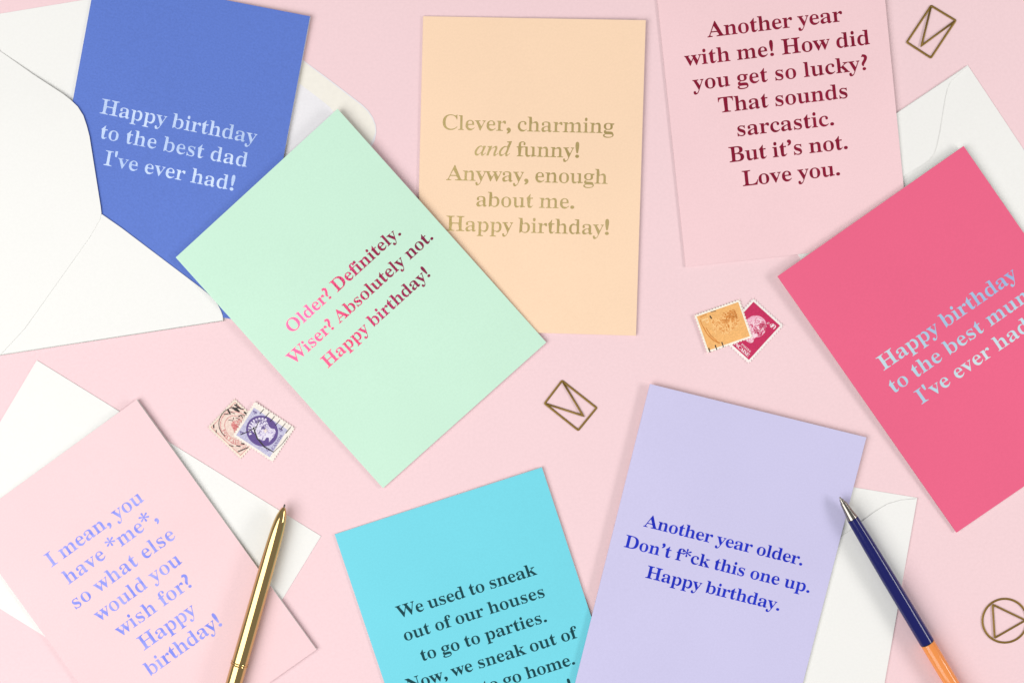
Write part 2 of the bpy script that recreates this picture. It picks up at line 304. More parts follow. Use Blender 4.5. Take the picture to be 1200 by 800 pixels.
v 456 212,-15,57,369,33,419,24,428,12,435,-4,437,-4,462,244,462,244,438,232,438,210,435,196,426,192,411,194,399,275,182,351,376,359,405,353,423,334,434,303,438,303,462,454,462,454,439,437,434,424,426,414,415,387,362,238,-15
w 647 182,-15,25,394,9,424,-16,437,-16,462,206,462,206,437,178,431,170,411,172,396,178,376,248,189,314,350,299,396,282,430,250,439,250,462,481,462,481,437,458,433,445,425,440,411,441,401,443,390,500,210,569,381,576,410,575,418,571,425,566,430,530,439,530,462,663,462,663,439,650,437,640,432,633,424,613,384,453,-15,430,-15,332,293,208,-15
y 447 78,-209,54,-206,33,-199,15,-186,1,-169,-7,-149,-10,-125,-8,-108,-2,-93,7,-79,20,-68,35,-61,53,-59,69,-61,83,-65,95,-73,104,-84,109,-97,111,-113,111,-121,110,-130,112,-139,118,-145,128,-147,140,-143,154,-131,170,-110,193,-66,209,-7,54,373,37,410,23,428,-5,437,-7,437,-7,462,241,462,241,437,202,431,196,426,192,419,191,409,193,397,198,382,276,177,343,359,352,387,354,408,353,418,348,426,342,431,302,437,302,462,446,462,446,437,433,435,422,429,413,418,386,361,241,-36,193,-143,176,-165,160,-182,142,-195,123,-203,102,-207
. 219 109,111,79,103,57,81,49,51,57,21,79,-1,109,-9,139,-1,161,21,169,51,161,81,139,103
, 219 59,-118,102,-100,134,-74,158,-43,171,-9,176,26,173,59,163,86,149,106,129,119,105,123,75,116,54,95,46,66,52,37,69,18,95,10,97,-29,85,-69,59,-99
! 271 79,543,85,436,110,264,116,228,124,208,135,201,146,208,154,228,160,264,185,436,191,543,189,596,182,638,171,667,155,685,135,691,115,685,99,667,88,638,81,596|136,111,106,103,84,81,76,51,84,21,106,-1,136,-9,166,-1,188,21,196,51,188,81,166,103
? 333 82,595,126,601,161,593,184,569,192,534,180,481,153,431,119,381,92,327,80,267,86,228,105,198,139,175,149,239,186,307,233,380,273,460,290,546,285,585,267,625,237,659,191,682,129,691|154,111,124,103,102,81,94,51,102,21,124,-1,154,-9,184,-1,206,21,214,51,206,81,184,103
' 188 73,462,115,462,138,599,138,716,50,716,50,599
’ 219 59,445,99,462,131,487,154,519,168,556,173,598,170,627,161,653,147,673,129,686,106,691,75,684,54,664,46,630,53,601,71,581,99,571,99,533,88,498,59,464
* 417 177,513,176,492,49,448,25,435,11,416,15,391,35,375,59,378,81,391,182,479,201,467,176,336,175,309,184,287,208,278,232,288,242,311,241,336,216,467,236,477,336,390,359,376,382,373,402,389,406,415,391,435,369,447,244,490,244,513,369,556,392,569,407,588,403,613,383,629,359,626,337,613,237,526,217,538,242,668,243,695,234,717,210,726,186,716,176,694,177,668,202,538,182,527,82,614,59,628,36,631,16,615,12,589,27,569,49,557
/a 500 79,-13,49,-9,23,2,2,21,-15,45,-25,75,-28,109,-26,145,-19,181,-8,219,8,256,26,292,48,327,71,359,97,387,125,411,167,439,208,455,246,461,281,454,306,432,319,395,335,451,442,451,359,161,345,110,340,83,342,70,347,63,355,60,374,68,397,91,424,130,446,116,416,70,385,33,354,8,324,-8,293,-13,259,-6,238,15,231,51,234,78,241,112,216,74,191,42,166,18,139,1,110,-10|138,61,153,63,169,71,184,83,227,141,263,219,287,301,295,369,291,396,278,413,256,418,241,415,226,407,210,393,163,326,123,237,104,172,97,120,102,87,115,68
/n 532 317,-14,293,-11,274,-2,261,13,253,34,250,61,261,125,293,228,328,330,336,367,334,379,328,386,317,388,281,376,243,341,203,283,145,160,98,0,-21,0,63,314,74,358,77,378,72,394,59,403,36,406,27,406,25,431,225,461,173,288,210,342,245,386,278,419,311,442,346,456,381,461,408,458,429,449,444,434,453,413,456,386,449,337,424,253,370,85,372,73,378,66,387,64,396,66,406,72,416,82,453,134,475,119,447,79,421,45,396,20,371,1,344,-10
/d 498 82,-14,52,-10,26,2,5,21,-11,48,-20,81,-23,122,-21,154,-15,186,-6,220,8,254,24,287,43,320,65,351,89,379,116,405,159,436,201,455,244,461,270,458,295,451,317,438,354,567,361,594,362,613,361,624,356,633,349,638,305,644,305,671,404,683,510,700,353,123,345,90,342,71,343,65,347,62,354,61,362,63,370,69,380,78,419,132,442,116,366,19,343,1,320,-10,295,-14,261,-7,241,15,234,52,244,113,219,74,193,42,168,18,142,0,113,-10|143,62,158,65,174,73,189,86,232,148,268,229,292,309,300,371,296,399,284,416,264,422,251,420,237,412,223,401,179,345,139,269,110,188,99,117,100,101,104,87,111,77,120,68,131,64
"""
GL = {}
for ln in GLYPHS.strip().split('\n'):
    k, adv, data = ln.split(' ')
    GL[k] = (int(adv), [[(q[i], q[i + 1]) for i in range(0, len(q), 2)]
                        for q in ([int(t) for t in part.split(',')] for part in data.split('|'))])

def thin(loops, k):
    """narrow every stem by the share 2k of its own width, horizontally"""
    if k <= 0:
        return loops
    segs = []
    for lp in loops:
        for i in range(len(lp)):
            segs.append((lp[i], lp[(i + 1) % len(lp)]))
    def inside(x, y):
        c = False
        for (x1, y1), (x2, y2) in segs:
            if (y1 > y) != (y2 > y) and x < (x2 - x1) * (y - y1) / (y2 - y1) + x1:
                c = not c
        return c
    orient = {}
    for lp in loops:
        (x1, y1), (x2, y2) = max(((lp[i - 1], lp[i]) for i in range(len(lp))), key=lambda e: abs(e[1][0] - e[0][0]))
        mx, my = (x1 + x2) / 2 + 0.13, (y1 + y2) / 2
        l = math.hypot(x2 - x1, y2 - y1)
        nx, ny = (y2 - y1) / l, -(x2 - x1) / l
        orient[id(lp)] = -1 if inside(mx + nx * 3, my + ny * 3) else 1
    out = []
    for lp in loops:
        n = len(lp)
        new = []
        for i in range(n):
            x, y = lp[i]
            p, q = lp[i - 1], lp[(i + 1) % n]
            tx, ty = q[0] - p[0], q[1] - p[1]
            l = math.hypot(tx, ty) or 1
            nx = ty / l
            ny = -tx / l
            yy = y + 0.37
            dyy = (8.0 if k < 0.1 else 3.0) * ny * orient[id(lp)]
            if abs(nx) < 0.25:
                new.append((x, y + dyy)); continue
            xs = [(b[0] - a[0]) * (yy - a[1]) / (b[1] - a[1]) + a[0] for a, b in segs if (a[1] > yy) != (b[1] > yy)]
            if not xs:
                yy = y - 0.37
                xs = [(b[0] - a[0]) * (yy - a[1]) / (b[1] - a[1]) + a[0] for a, b in segs if (a[1] > yy) != (b[1] > yy)]
            r = [c - x for c in xs if c - x > 4]
            w = [x - c for c in xs if x - c > 4]
            ir, il = inside(x + 3, yy), inside(x - 3, yy)
            if ir and not il and r:
                d = min(min(r), 190) * k * abs(nx)
            elif il and not ir and w:
                d = -min(min(w), 190) * k * abs(nx)
            else:
                d = 0
            new.append((x + d, y + dyy))
        out.append(new)
    return out

def fatten(loops, d):
    """offset an outline outwards"""
    out = []
    for lp in loops:
        area2 = sum(lp[i - 1][0] * lp[i][1] - lp[i][0] * lp[i - 1][1] for i in range(len(lp)))
        sg = 1 if area2 > 0 else -1
        n = len(lp)
        new = []
        for i in range(n):
            (ax, ay), (x, y), (bx_, by_) = lp[i - 1], lp[i], lp[(i + 1) % n]
            u = Vector((x - ax, y - ay)).normalized()
            w = Vector((bx_ - x, by_ - y)).normalized()
            nn = Vector((u.y + w.y, -u.x - w.x))
            if nn.length < 1e-3:
                nn = Vector((u.y, -u.x))
            nn.normalize()
            m = min(1.5, 1 / max(0.5, nn.dot(Vector((u.y, -u.x)))))
            new.append((x + nn.x * d * sg * m + d, y + nn.y * d * sg * m + d * 0.5))
        out.append(new)
    return out

_cache = {}
def glyph(ch, k):
    if (ch, k) not in _cache:
        adv, lp = GL[ch]
        if ch in ".,!?'’*":
            f = fatten(lp, {'?': 12, '!': 17, '*': 9, "'": 10}.get(ch, 18))
            _cache[(ch, k)] = (adv + 34, f)
        else:
            _cache[(ch, k)] = (adv, thin(lp, k))
    return _cache[(ch, k)]

def text_loops(text, size, u0, u1, v, k=0.13, stretch=1.16):
    """outlines (mm) of one line whose ink runs from u0 to u1 with its baseline at v"""
    it = False
    seq = []
    for ch in text:
        if ch == '/':
            it = not it
        else:
            seq.append(('/' + ch) if it and ch != ' ' else ch)
    x = 0
    pos = []
    for ch in seq:
        if ch == ' ':
            x += 0.25 * size * stretch
            pos.append(None)
        else:
            pos.append(x)
            x += glyph(ch, k)[0] / 1000 * size * stretch
    def ink(tr):
        lo, hi = 1e9, -1e9
        for i, ch in enumerate(seq):
            if ch == ' ':
                continue
            for lp in glyph(ch, k)[1]:
                for gx, gy in lp:
                    X = pos[i] + tr * i + gx / 1000 * size * stretch
                    lo, hi = min(lo, X), max(hi, X)
        return lo, hi
    lo, hi = ink(0)
    tr = ((u1 - u0) - (hi - lo)) / max(1, len(seq) - 1)
    lo, hi = ink(tr)
    out = []
    for i, ch in enumerate(seq):
        if ch == ' ':
            continue
        low = ch.strip('/').islower()
        grp = []
        out.append(grp)
        for lp in glyph(ch, k)[1]:
            q = []
            for gx, gy in lp:
                if low and gy > 0:
                    gy = gy * 0.965 if gy < 500 else gy - 17.5   # a slightly smaller x-height
                q.append((pos[i] + tr * i + gx / 1000 * size * stretch - lo + u0, v + gy / 1000 * size))
            grp.append(q)
    return out

# ------------------------------------------------------------------ the table top
bm = bmesh.new()
bmesh.ops.create_grid(bm, x_segments=1, y_segments=1, size=1.6)
pink_table = paper('pink_backdrop_paper', (0.87, 0.635, 0.665), rough=0.7, grain=0.02, bump=0.05, scale=700, mottle=0.008)
tb = link('table_top', bm_mesh(bm, 'table_top'), pink_table)
tb['kind'] = 'structure'

white_core = paper('white_card_core', (0.84, 0.83, 0.81), grain=0.02)
env_white = paper('white_envelope_paper', (0.86, 0.86, 0.835), rough=0.7, grain=0.012, bump=0.05, scale=900, mottle=0.006)
env_inner = paper('envelope_inner_paper', (0.82, 0.81, 0.84), rough=0.7, grain=0.02, bump=0.05, scale=900)
gum_cream = paper('gummed_strip_cream', (0.86, 0.83, 0.75), rough=0.45, grain=0.02, bump=0.03, scale=400)

# ------------------------------------------------------------------ envelopes
def rect_pts(o, d1, l1, d2, l2):
    return [(o[0], o[1]), (o[0] + d1[0] * l1, o[1] + d1[1] * l1),
            (o[0] + d1[0] * l1 + d2[0] * l2, o[1] + d1[1] * l1 + d2[1] * l2), (o[0] + d2[0] * l2, o[1] + d2[1] * l2)]

def rel(pts, o):
    return [(x - o[0], y - o[1]) for x, y in pts]

# the open envelope top left; local axes: e1 runs left from the lower right corner, e2 runs up the fold
O1 = (-138.4, 10.0)
e1, e2 = (-0.988, -0.152), (-0.152, 0.988)
t = thing('envelope', 'open white envelope with the royal blue card pushed half into it', 'envelope',
          (O1[0] * MM, O1[1] * MM, 0), group='white envelopes under the cards')
body = rect_pts((0, 0), e1, 112, e2, 161)
sheet('back_panel', [body], lambda x, y: 0.05, 0.15, env_white, t)
def dist1(x, y):                       # distance from the left fold and from the lower fold
    a = x * e1[0] + y * e1[1]
    b = x * e2[0] + y * e2[1]
    return 112 - a, b
def lift_side(x, y):
    b = min(1, max(0, (150 - dist1(x, y)[1]) / 46))
    return 0.36 + 1.52 * b * b * (3 - 2 * b)
flap_left = rel([(-249.2, 146), (-245.28, 138.66), (-228.88, 127.21), (-214.53, 117.9), (-210.9, 115.1), (-207.5, 111.9), (-204.8, 107.6),
                 (-203.2, 102.8), (-201.95, 97.84), (-196.9, 64.16), (-196.6, 61.2), (-197.1, 58.8), (-199.2, 54.9), (-202.96, 48.92), (-234.71, 5.83),
                 (-246.5, -6.5), (-249.0, -7.0), (-273.4, 152.0)], O1)
flap_low = rel([(-138.41, 10.04), (-138.6, 12.2), (-139.4, 14.6), (-140.83, 17.41), (-142.6, 19.7), (-145.4, 22.5), (-148.6, 25.18), (-187.16, 54.21), (-196.6, 60.76),
                (-203, 56.5), (-238, 6), (-247.4, -6.7)], O1)
sheet('lower_flap', [flap_low], lambda x, y: 1.5 + 0.003 * max(0, dist1(x, y)[1]), 0.13, env_white, t, cuts=4)
sheet('side_flap', [flap_left], lift_side, 0.13, env_white, t, cuts=4)
# folded edges that join the flaps to the back panel
def fold_strip(name, a, b, h, w, parent, mat):
    dx, dy = b[0] - a[0], b[1] - a[1]
    l = math.hypot(dx, dy)
    nx, ny = -dy / l * w, dx / l * w
    prof = [(0.0, 0.06), (0.55, 0.25), (0.8, h * 0.5), (0.55, h - 0.15), (0.0, h)]
    bm = bmesh.new()
    rows = []
    for (p, q) in (a, b), :
        pass
    for (px_, py_) in (a, b):
        rows.append([bm.verts.new(((px_ + nx * s) * MM, (py_ + ny * s) * MM, z * MM)) for s, z in prof])
    for i in range(len(prof) - 1):
        bm.faces.new((rows[0][i], rows[1][i], rows[1][i + 1], rows[0][i + 1]))
    bmesh.ops.solidify(bm, geom=bm.faces[:], thickness=0.00012)
    bmesh.ops.recalc_face_normals(bm, faces=bm.faces[:])
    return link(name, bm_mesh(bm, name), mat, parent)
c0, c1, c2, c3 = body
fold_strip('folded_edge', c0, c1, 1.58, 0.5, t, env_white)
fold_strip('folded_edge', c1, c2, 1.72, 0.5, t, env_white)
# the opened pointed flap to the right, with its gummed border
tipc = [(-98.9, 133.2), (-87.2, 124.6), (-77.05, 116.9), (-71.2, 112.4), (-68.2, 109.5), (-66.1, 106.3), (-64.8, 102.9), (-64.5, 99.3), (-65.2, 95.6), (-67.4, 91.6), (-71.0, 88.0)]
mid = (-138.4 - 0.152 * 80.5, 10.0 + 0.988 * 80.5)
flap = [(-162.8, 169.0)] + [(-150, 163.5), (-120, 148.0)] + tipc + [(-80, 74), (-105, 42), (-128, 17), (-138.4, 10.0)]
sheet('opened_flap', [rel(flap, O1)], lambda x, y: 0.06, 0.13, env_inner, t)
cx = sum(p[0] for p in tipc) / len(tipc)
gum_o = [(-149.5, 162.8), (-120, 147.6), (-99.1, 132.7), (-87.5, 124.1), (-77.4, 116.4), (-71.5, 111.9), (-68.6, 109.0), (-66.6, 105.9), (-65.3, 102.7), (-65.0, 99.3), (-66.3, 96.0), (-68.3, 92.3), (-71.7, 88.9), (-81, 75.2), (-106, 43.2), (-128, 19)]
gum_i = [(-129.5, 29), (-113, 46.5), (-90, 76), (-84, 90), (-81.5, 99), (-82.5, 105.5), (-86.5, 111.2), (-92, 115.6), (-100.5, 122.0), (-107.5, 127.5), (-124, 137.0), (-149, 151.5)]
print_on('gummed_strip', [rel(gum_o + gum_i, O1)], lambda x, y: 0.19, gum_cream, t, 0.02)

def closed_envelope(label, corner, ang, w, h, flaps, z=0.0):
    """a sealed envelope: corner = one corner, width w along ang, height h clockwise-perpendicular to it"""
    t = thing('envelope', label, 'envelope', (corner[0] * MM, corner[1] * MM, z * MM), group='white envelopes under the cards')
    a = math.radians(ang)
    d1 = (math.cos(a), math.sin(a))
    d2 = (math.sin(a), -math.cos(a))
    r = rect_pts((0, 0), d1, w, d2, h)
    sheet('front_panel', [r], lambda x, y: 0.04, 0.16, env_white, t, cuts=3)
    def puff(x, y):
        p = (x * d1[0] + y * d1[1]) / w
        q = (x * d2[0] + y * d2[1]) / h
        p, q = min(1, max(0, p)), min(1, max(0, q))
        return (min(1, 8 * p) * min(1, 8 * (1 - p)) * min(1, 8 * q) * min(1, 8 * (1 - q)))
    sheet('back_panel', [r], lambda x, y: 0.22 + 0.25 * puff(x, y), 0.16, env_white, t, cuts=4)
    for i, (nm, pts) in enumerate(flaps):
        sheet(nm, [rel(pts, corner)], lambda x, y: 0.70 + 0.16 * i + 0.30 * puff(x, y), 0.13, env_white, t, cuts=3)
    return t

closed_envelope('white envelope lying under the pink card with lilac lettering, near the gold pen', (-229.5, -9.4), -31.55, 161.3, 113.4, [])
# envelope with its side flap seam, top right
c4 = (213.0, 129.4)
d4 = (-0.830, -0.558)
closed_envelope('white envelope poking out between the pink sarcastic card and the hot pink card', (118.4, 65.8), 33.9, 114, 162,
                [('side_flap', [(212.9, 129.0), (204.9, 121.6), (203.5, 118.5), (202.53, 114.19), (199.97, 97.52), (198.6, 91.0), (197.6, 88.2), (195.7, 85.5), (192.4, 83.0),
                                (184.34, 78.3), (170, 68.8), (148, 54.8), (143.5, 53.2), (139.5, 53.8), (127, 62.0), (118.9, 65.9)])])
closed_envelope('white envelope half hidden under the lilac card, crossed by the navy pen', (79.6, -55.4), -9.2, 113.8, 162,
                [('long_flap', [(191.9, -73.65), (190.83, -74.1), (184.03, -74.75), (178.04, -76.6), (172.07, -80.3), (166.1, -84.9), (150, -97), (120, -121), (108, -133), (104, -142),
                                (106, -152), (114, -162), (140, -190), (160, -218), (165.2, -231.5), (166.0, -233)])])

# ------------------------------------------------------------------ greeting cards
W, H = 105.0, 148.0
def card(label, pos, ang, z, gap, col, lines, size, ink, k=0.13, th=0.36, grain=0.02, bump=0.06, gapmix=0.4, bow=0.0, dy=0.0):
    """folded card: z = height of the under side (mm) at top-left, top-right, bottom-left"""
    root = thing('greeting_card', label, 'greeting card', (pos[0] * MM, pos[1] * MM, 0), math.radians(ang), 'folded greeting cards with printed wishes')
    tl, tr, bl = z
    def base(u, v):
        return tl + (tr - tl) * (u / W + 0.5) + (bl - tl) * (0.5 - v / H)
    R = 0.42
    def leaf(u, v):
        U = u / W + 0.5
        V = v / H + 0.5
        s = (u + W / 2)
        d = R - math.sqrt(max(0, R * R - (R - s) ** 2)) if s < R else 0
        open_ = gap * max(0, U) ** 1.4 * (gapmix + (1 - gapmix) * V)
        return base(u, v) + th + 0.06 + open_ - d + bow * math.sin(math.pi * min(1, max(0, U))) * 0.5
    mat = paper('card_stock', col, rough=0.55, grain=grain, bump=bump, scale=1100)
    us = [-W / 2 + x for x in (0, 0.05, 0.15, 0.28, 0.42, 1.2)] + [-W / 2 + 1.2 + (W - 1.2) * (i + 1) / 22 for i in range(22)]
    vs = [-H / 2 + H * j / 28 for j in range(29)]
    def build(name, zf, t0, mats):
        bm = bmesh.new()
        top = [[bm.verts.new((u * MM, v * MM, (zf(u, v) + t0) * MM)) for v in vs] for u in us]
        bot = [[bm.verts.new((u * MM, v * MM, zf(u, v) * MM)) for v in vs] for u in us]
        nu, nv = len(us), len(vs)
        for i in range(nu - 1):
            for j in range(nv - 1):
                f = bm.faces.new((top[i][j], top[i + 1][j], top[i + 1][j + 1], top[i][j + 1]))
                f.smooth = True
                g = bm.faces.new((bot[i][j], bot[i][j + 1], bot[i + 1][j + 1], bot[i + 1][j]))
                g.material_index = 1
        for i in range(nu - 1):
            for j, a, b in ((0, 1, 0), (nv - 1, 0, 1)):
                f = bm.faces.new((top[i + a][j], top[i + b][j], bot[i + b][j], bot[i + a][j]))
                f.material_index = 1
        for j in range(nv - 1):
            f = bm.faces.new((top[0][j], top[0][j + 1], bot[0][j + 1], bot[0][j]))
            f.material_index = 0
            f = bm.faces.new((top[-1][j + 1], top[-1][j], bot[-1][j], bot[-1][j + 1]))
            f.material_index = 1
        bm.normal_update()
        for e in bm.edges:
            if len(e.link_faces) == 2 and e.calc_face_angle(0) > 0.6:
                e.smooth = False
        return link(name, bm_mesh(bm, name), mats, root)
    build('front_leaf', leaf, th, [mat, white_core])
    build('back_leaf', base, th, [white_core, white_core])
    for (txt, u0, u1, v) in lines:
        print_on('printed_line', text_loops(txt, size, u0, u1, v + dy, k), lambda x, y: leaf(x, y) + th, ink, root, 0.035)
    return root

silver = foil('silver_foil', [lin(160, 182, 220), lin(190, 206, 234)], 0.42, metal=0.3, scale=60)
gold = foil('gold_foil', [lin(186, 164, 104), lin(206, 184, 126)], 0.34, metal=0.6, scale=40)
ruby = foil('ruby_foil', [lin(168, 28, 76), lin(192, 50, 104)], 0.15, metal=1.0, scale=40, coat=0.45)
holo = foil('holographic_foil', [lin(158, 190, 234), lin(196, 230, 242), lin(224, 242, 246)], 0.36, metal=0.25, scale=12)
lilac_ink = foil('lilac_foil', [lin(118, 130, 226), lin(156, 160, 238)], 0.5, metal=0.1, scale=220, spec=0.25)
blue_ink = foil('cobalt_foil', [lin(24, 40, 182), lin(34, 52, 198)], 0.5, metal=0.0, scale=80, spec=0.12)
maroon_ink = foil('maroon_foil', [lin(126, 12, 44), lin(142, 22, 54)], 0.5, metal=0.0, scale=80, spec=0.15)
teal_ink = foil('bottle_green_ink', [lin(8, 62, 70), lin(10, 66, 74)], 0.55, metal=0.0, scale=50, spec=0.15)

BIG, SMALL = 10.35, 8.7
card('royal blue card for dad in silver foil, tucked into the open envelope', (-161.4, 91.4), -11.31, (0.25, 0.45, 0.22), 1.5, (0.100, 0.185, 0.60),
     [("Happy birthday", -38.5, 38.3, 10.1), ("to the best dad", -36.2, 35.9, -1.5), ("I've ever had!", -32.3, 31.7, -13.7)], BIG, silver, 0.15, grain=0.06, bump=0.35, gapmix=0.12)
card('peach card beginning "Clever, charming" in gold foil', (8.4, 78.3), -1.55, (0.1, 0.15, 0.1), 1.5, (0.93, 0.675, 0.47),
     [("Clever, charming", -41.9, 39.3, 21.0), ("/and/ funny!", -26.4, 23.1, 9.2), ("Anyway, enough", -39.6, 36.9, -2.8), ("about me.", -24.9, 21.5, -14.8), ("Happy birthday!", -39.1, 38.2, -26.7)], BIG, gold, 0.18)
card('pale pink card in maroon print whose text calls itself sarcastic', (126.2, 114.8), 6.34, (0.2, 0.9, 0.2), 0.7, (0.89, 0.62, 0.65),
     [("Another year", -31.0, 32.2, 31.7), ("with me! How did", -42.9, 43.6, 19.6), ("you get so lucky?", -40.3, 41.6, 8.0), ("That sounds", -29.3, 30.9, -3.9), ("sarcastic.", -21.8, 23.4, -15.8),
      ("But it’s not.", -26.8, 28.6, -27.5), ("Love you.", -21.8, 23.8, -39.3)], BIG, maroon_ink, 0.09)
card('teal card beginning "We used to sneak" in dark green print', (-12.3, -146.6), 18.3, (0.1, 0.1, 0.1), 0.7, (0.165, 0.66, 0.78),
     [("We used to sneak", -36.0, 34.5, 25.9), ("out of our houses", -36.3, 34.6, 14.5), ("to go to parties.", -31.5, 31.8, 2.8), ("Now, we sneak out of", -42.7, 43.9, -9.0), ("parties to go home.", -38.2, 38.2, -20.8),
      ("Happy birthday!", -33, 33.2, -32.6)], SMALL, teal_ink, 0.085)
card('pale pink card in lilac foil beginning "I mean, you"', (-180.0, -118.8), 35.57, (0.85, 0.85, 0.85), 1.2, (0.87, 0.615, 0.64),
     [("I mean, you", -29.8, 26.9, 32.5), ("have *me*,", -27.8, 27.0, 20.9), ("so what else", -32.0, 28.9, 9.1), ("would you", -26.6, 24.2, -2.5), ("wish for?", -22.5, 22.1, -14.4), ("Happy", -16.6, 15.8, -26.3),
      ("birthday!", -21.7, 22.3, -38.1)], BIG, lilac_ink, 0.12)
card('mint green card beginning "Older?" in ruby foil, overlapping the blue and peach cards', (-72.1, 19.8), 41.83, (2.7, 3.0, 0.7), 0.7, (0.56, 0.82, 0.655),
     [("Older? Definitely.", -35.2, 35.6, 10.0), ("Wiser? Absolutely not.", -45.0, 45.6, -1.7), ("Happy birthday!", -33.5, 32.8, -13.8)], SMALL, ruby, 0.08)
card('lilac card beginning "Another year older" in cobalt blue print, overlapping the teal card', (98.8, -104.2), -13.78, (2.3, 1.3, 2.5), 0.5, (0.59, 0.565, 0.81),
     [("Another year older.", -39.2, 38.2, 7.6), ("Don’t f*ck this one up.", -45.9, 44.7, -4.2), ("Happy birthday.", -32.4, 33.0, -16.0)], SMALL, blue_ink, 0.07)
card('hot pink card for mum in holographic silver lettering, at the right edge', (210.5, 0.8), 35.23, (3.1, 2.4, 0.6), 0.7, (0.81, 0.122, 0.24),
     [("Happy birthday", -37.0, 39.0, 8.8), ("to the best mum", -39.1, 41.0, -2.8), ("I've ever had!", -31.6, 33.4, -14.5)], BIG, holo, 0.11)

# ------------------------------------------------------------------ brass wire clips
brass_wire = plain('antique_brass_wire', lin(142, 112, 48), rough=0.45, metal=0.5)
def wire(name, pts, r, parent, mat, closed=True, z=0.0):
    """bent round wire with mitred corners; pts are (x, y, z) in mm"""
    bm = bmesh.new()
    n = len(pts)
    P = [Vector(p) for p in pts]
    rings = []
    seg = 10
    for i in range(n):
        if closed:
            a = (P[i] - P[i - 1]).normalized()
            b = (P[(i + 1) % n] - P[i]).normalized()
        else:
            b = (P[min(i + 1, n - 1)] - P[max(i, 0)]) if i < n - 1 else (P[i] - P[i - 1])
            a = (P[i] - P[i - 1]) if i > 0 else b
            a, b = a.normalized(), b.normalized()
        tdir = (a + b)
        if tdir.length < 1e-3:
            tdir = a
        tdir.normalize()
        side = Vector((-tdir.y, tdir.x, 0)).normalized()
        up = Vector((0, 0, 1))
        m = 1 / max(0.45, abs(a.dot(tdir)))
        rings.append([bm.verts.new((P[i] + side * math.cos(2 * math.pi * q / seg) * r * m + up * math.sin(2 * math.pi * q / seg) * r * 0.55) * MM) for q in range(seg)])
    for i in range(n if closed else n - 1):
        A, B = rings[i], rings[(i + 1) % n]
        for q in range(seg):
            f = bm.faces.new((A[q], A[(q + 1) % seg], B[(q + 1) % seg], B[q]))
            f.smooth = True
    if not closed:
        bm.faces.new(rings[0][::-1])
        bm.faces.new(rings[-1])
    bmesh.ops.recalc_face_normals(bm, faces=bm.faces[:])
    return link(name, bm_mesh(bm, name), mat, parent)

def roundpoly(pts, rad, n=4):
    out = []
    m = len(pts)
    for i in range(m):
        p, a, b = Vector(pts[i]), Vector(pts[i - 1]), Vector(pts[(i + 1) % m])
        u, v = (a - p).normalized() * rad, (b - p).normalized() * rad
        for k in range(n + 1):
            s = k / n
            out.append(tuple((p + u) * (1 - s) ** 2 + p * 2 * s * (1 - s) + (p + v) * s * s))
    return out

def env_clip(label, corners, tip, i0, i1):
    c = (sum(p[0] for p in corners) / 4, sum(p[1] for p in corners) / 4)
    t = thing('paper_clip', label, 'paper clip', (c[0] * MM, c[1] * MM, 0), group='brass wire paper clips')
    cr = [(x - c[0], y - c[1]) for x, y in corners]
    tp = (tip[0] - c[0], tip[1] - c[1])
    wire('outer_frame', [(x, y, 0.32) for x, y in roundpoly(cr, 0.5, 3)], 0.5, t, brass_wire)
    a, b = cr[i0], cr[i1]
    k = 0.04
    a2 = (a[0] + (tp[0] - a[0]) * k, a[1] + (tp[1] - a[1]) * k, 0.45)
    b2 = (b[0] + (tp[0] - b[0]) * k, b[1] + (tp[1] - b[1]) * k, 0.45)
    wire('inner_tongue', [a2, (tp[0] * 0.96 + a[0] * 0.04, tp[1] * 0.96 + a[1] * 0.04, 0.6), (tp[0], tp[1], 0.6), (tp[0] * 0.96 + b[0] * 0.04, tp[1] * 0.96 + b[1] * 0.04, 0.6), b2], 0.46, t, brass_wire, closed=False)
    return t
env_clip('brass wire clip shaped like an envelope, beside the mint card corner', [(23.85, -18.6), (40.3, -31.51), (31.6, -42.2), (15.6, -29.47)], (33.9, -35.3), 0, 3)
env_clip('brass wire clip shaped like an envelope, in the top right corner', [(195.82, 157.0), (207.2, 150.1), (196.0, 132.9), (184.8, 140.17)], (191.5, 138.5), 0, 1)
t = thing('paper_clip', 'round brass wire clip with a triangle inside, cut by the right edge', 'paper clip', (233.77 * MM, -131.92 * MM, 0), group='brass wire paper clips')
wire('outer_frame', [(10.45 * math.cos(a), 10.45 * math.sin(a), 0.32) for a in [math.radians(6 * q) for q in range(60)]], 0.5, t, brass_wire)
tri = [(227.9 - 233.77, -124.2 + 131.92), (243.4 - 233.77, -131.6 + 131.92), (229.1 - 233.77, -140.2 + 131.92)]
wire('inner_triangle', [(x, y, 0.5) for x, y in roundpoly(tri, 0.8, 3)], 0.46, t, brass_wire)

# ------------------------------------------------------------------ pens
def lathe(name, prof, parent, mat, seg=48, smooth=True):
    bm = bmesh.new()
    rings = []
    for (s, r) in prof:
        rings.append([bm.verts.new((s * MM, r * math.cos(2 * math.pi * q / seg) * MM, r * math.sin(2 * math.pi * q / seg) * MM)) for q in range(seg)])
    for i in range(len(prof) - 1):
        for q in range(seg):
            f = bm.faces.new((rings[i][q], rings[i + 1][q], rings[i + 1][(q + 1) % seg], rings[i][(q + 1) % seg]))
            f.smooth = smooth
    bm.faces.new(rings[0])
    bm.faces.new(rings[-1][::-1])
    bmesh.ops.recalc_face_normals(bm, faces=bm.faces[:])
    me = bm_mesh(bm, name)
    o = link(name, me, mat, parent)
    if smooth:
        try:
            me.set_sharp_from_angle(angle=math.radians(35))
        except Exception:
            pass
    return o

def lay(root, tip, tail):
    d = (Vector(tail) - Vector(tip))
    root.location = Vector(tip) * MM
    root.rotation_euler = d.to_track_quat('X', 'Z').to_euler()

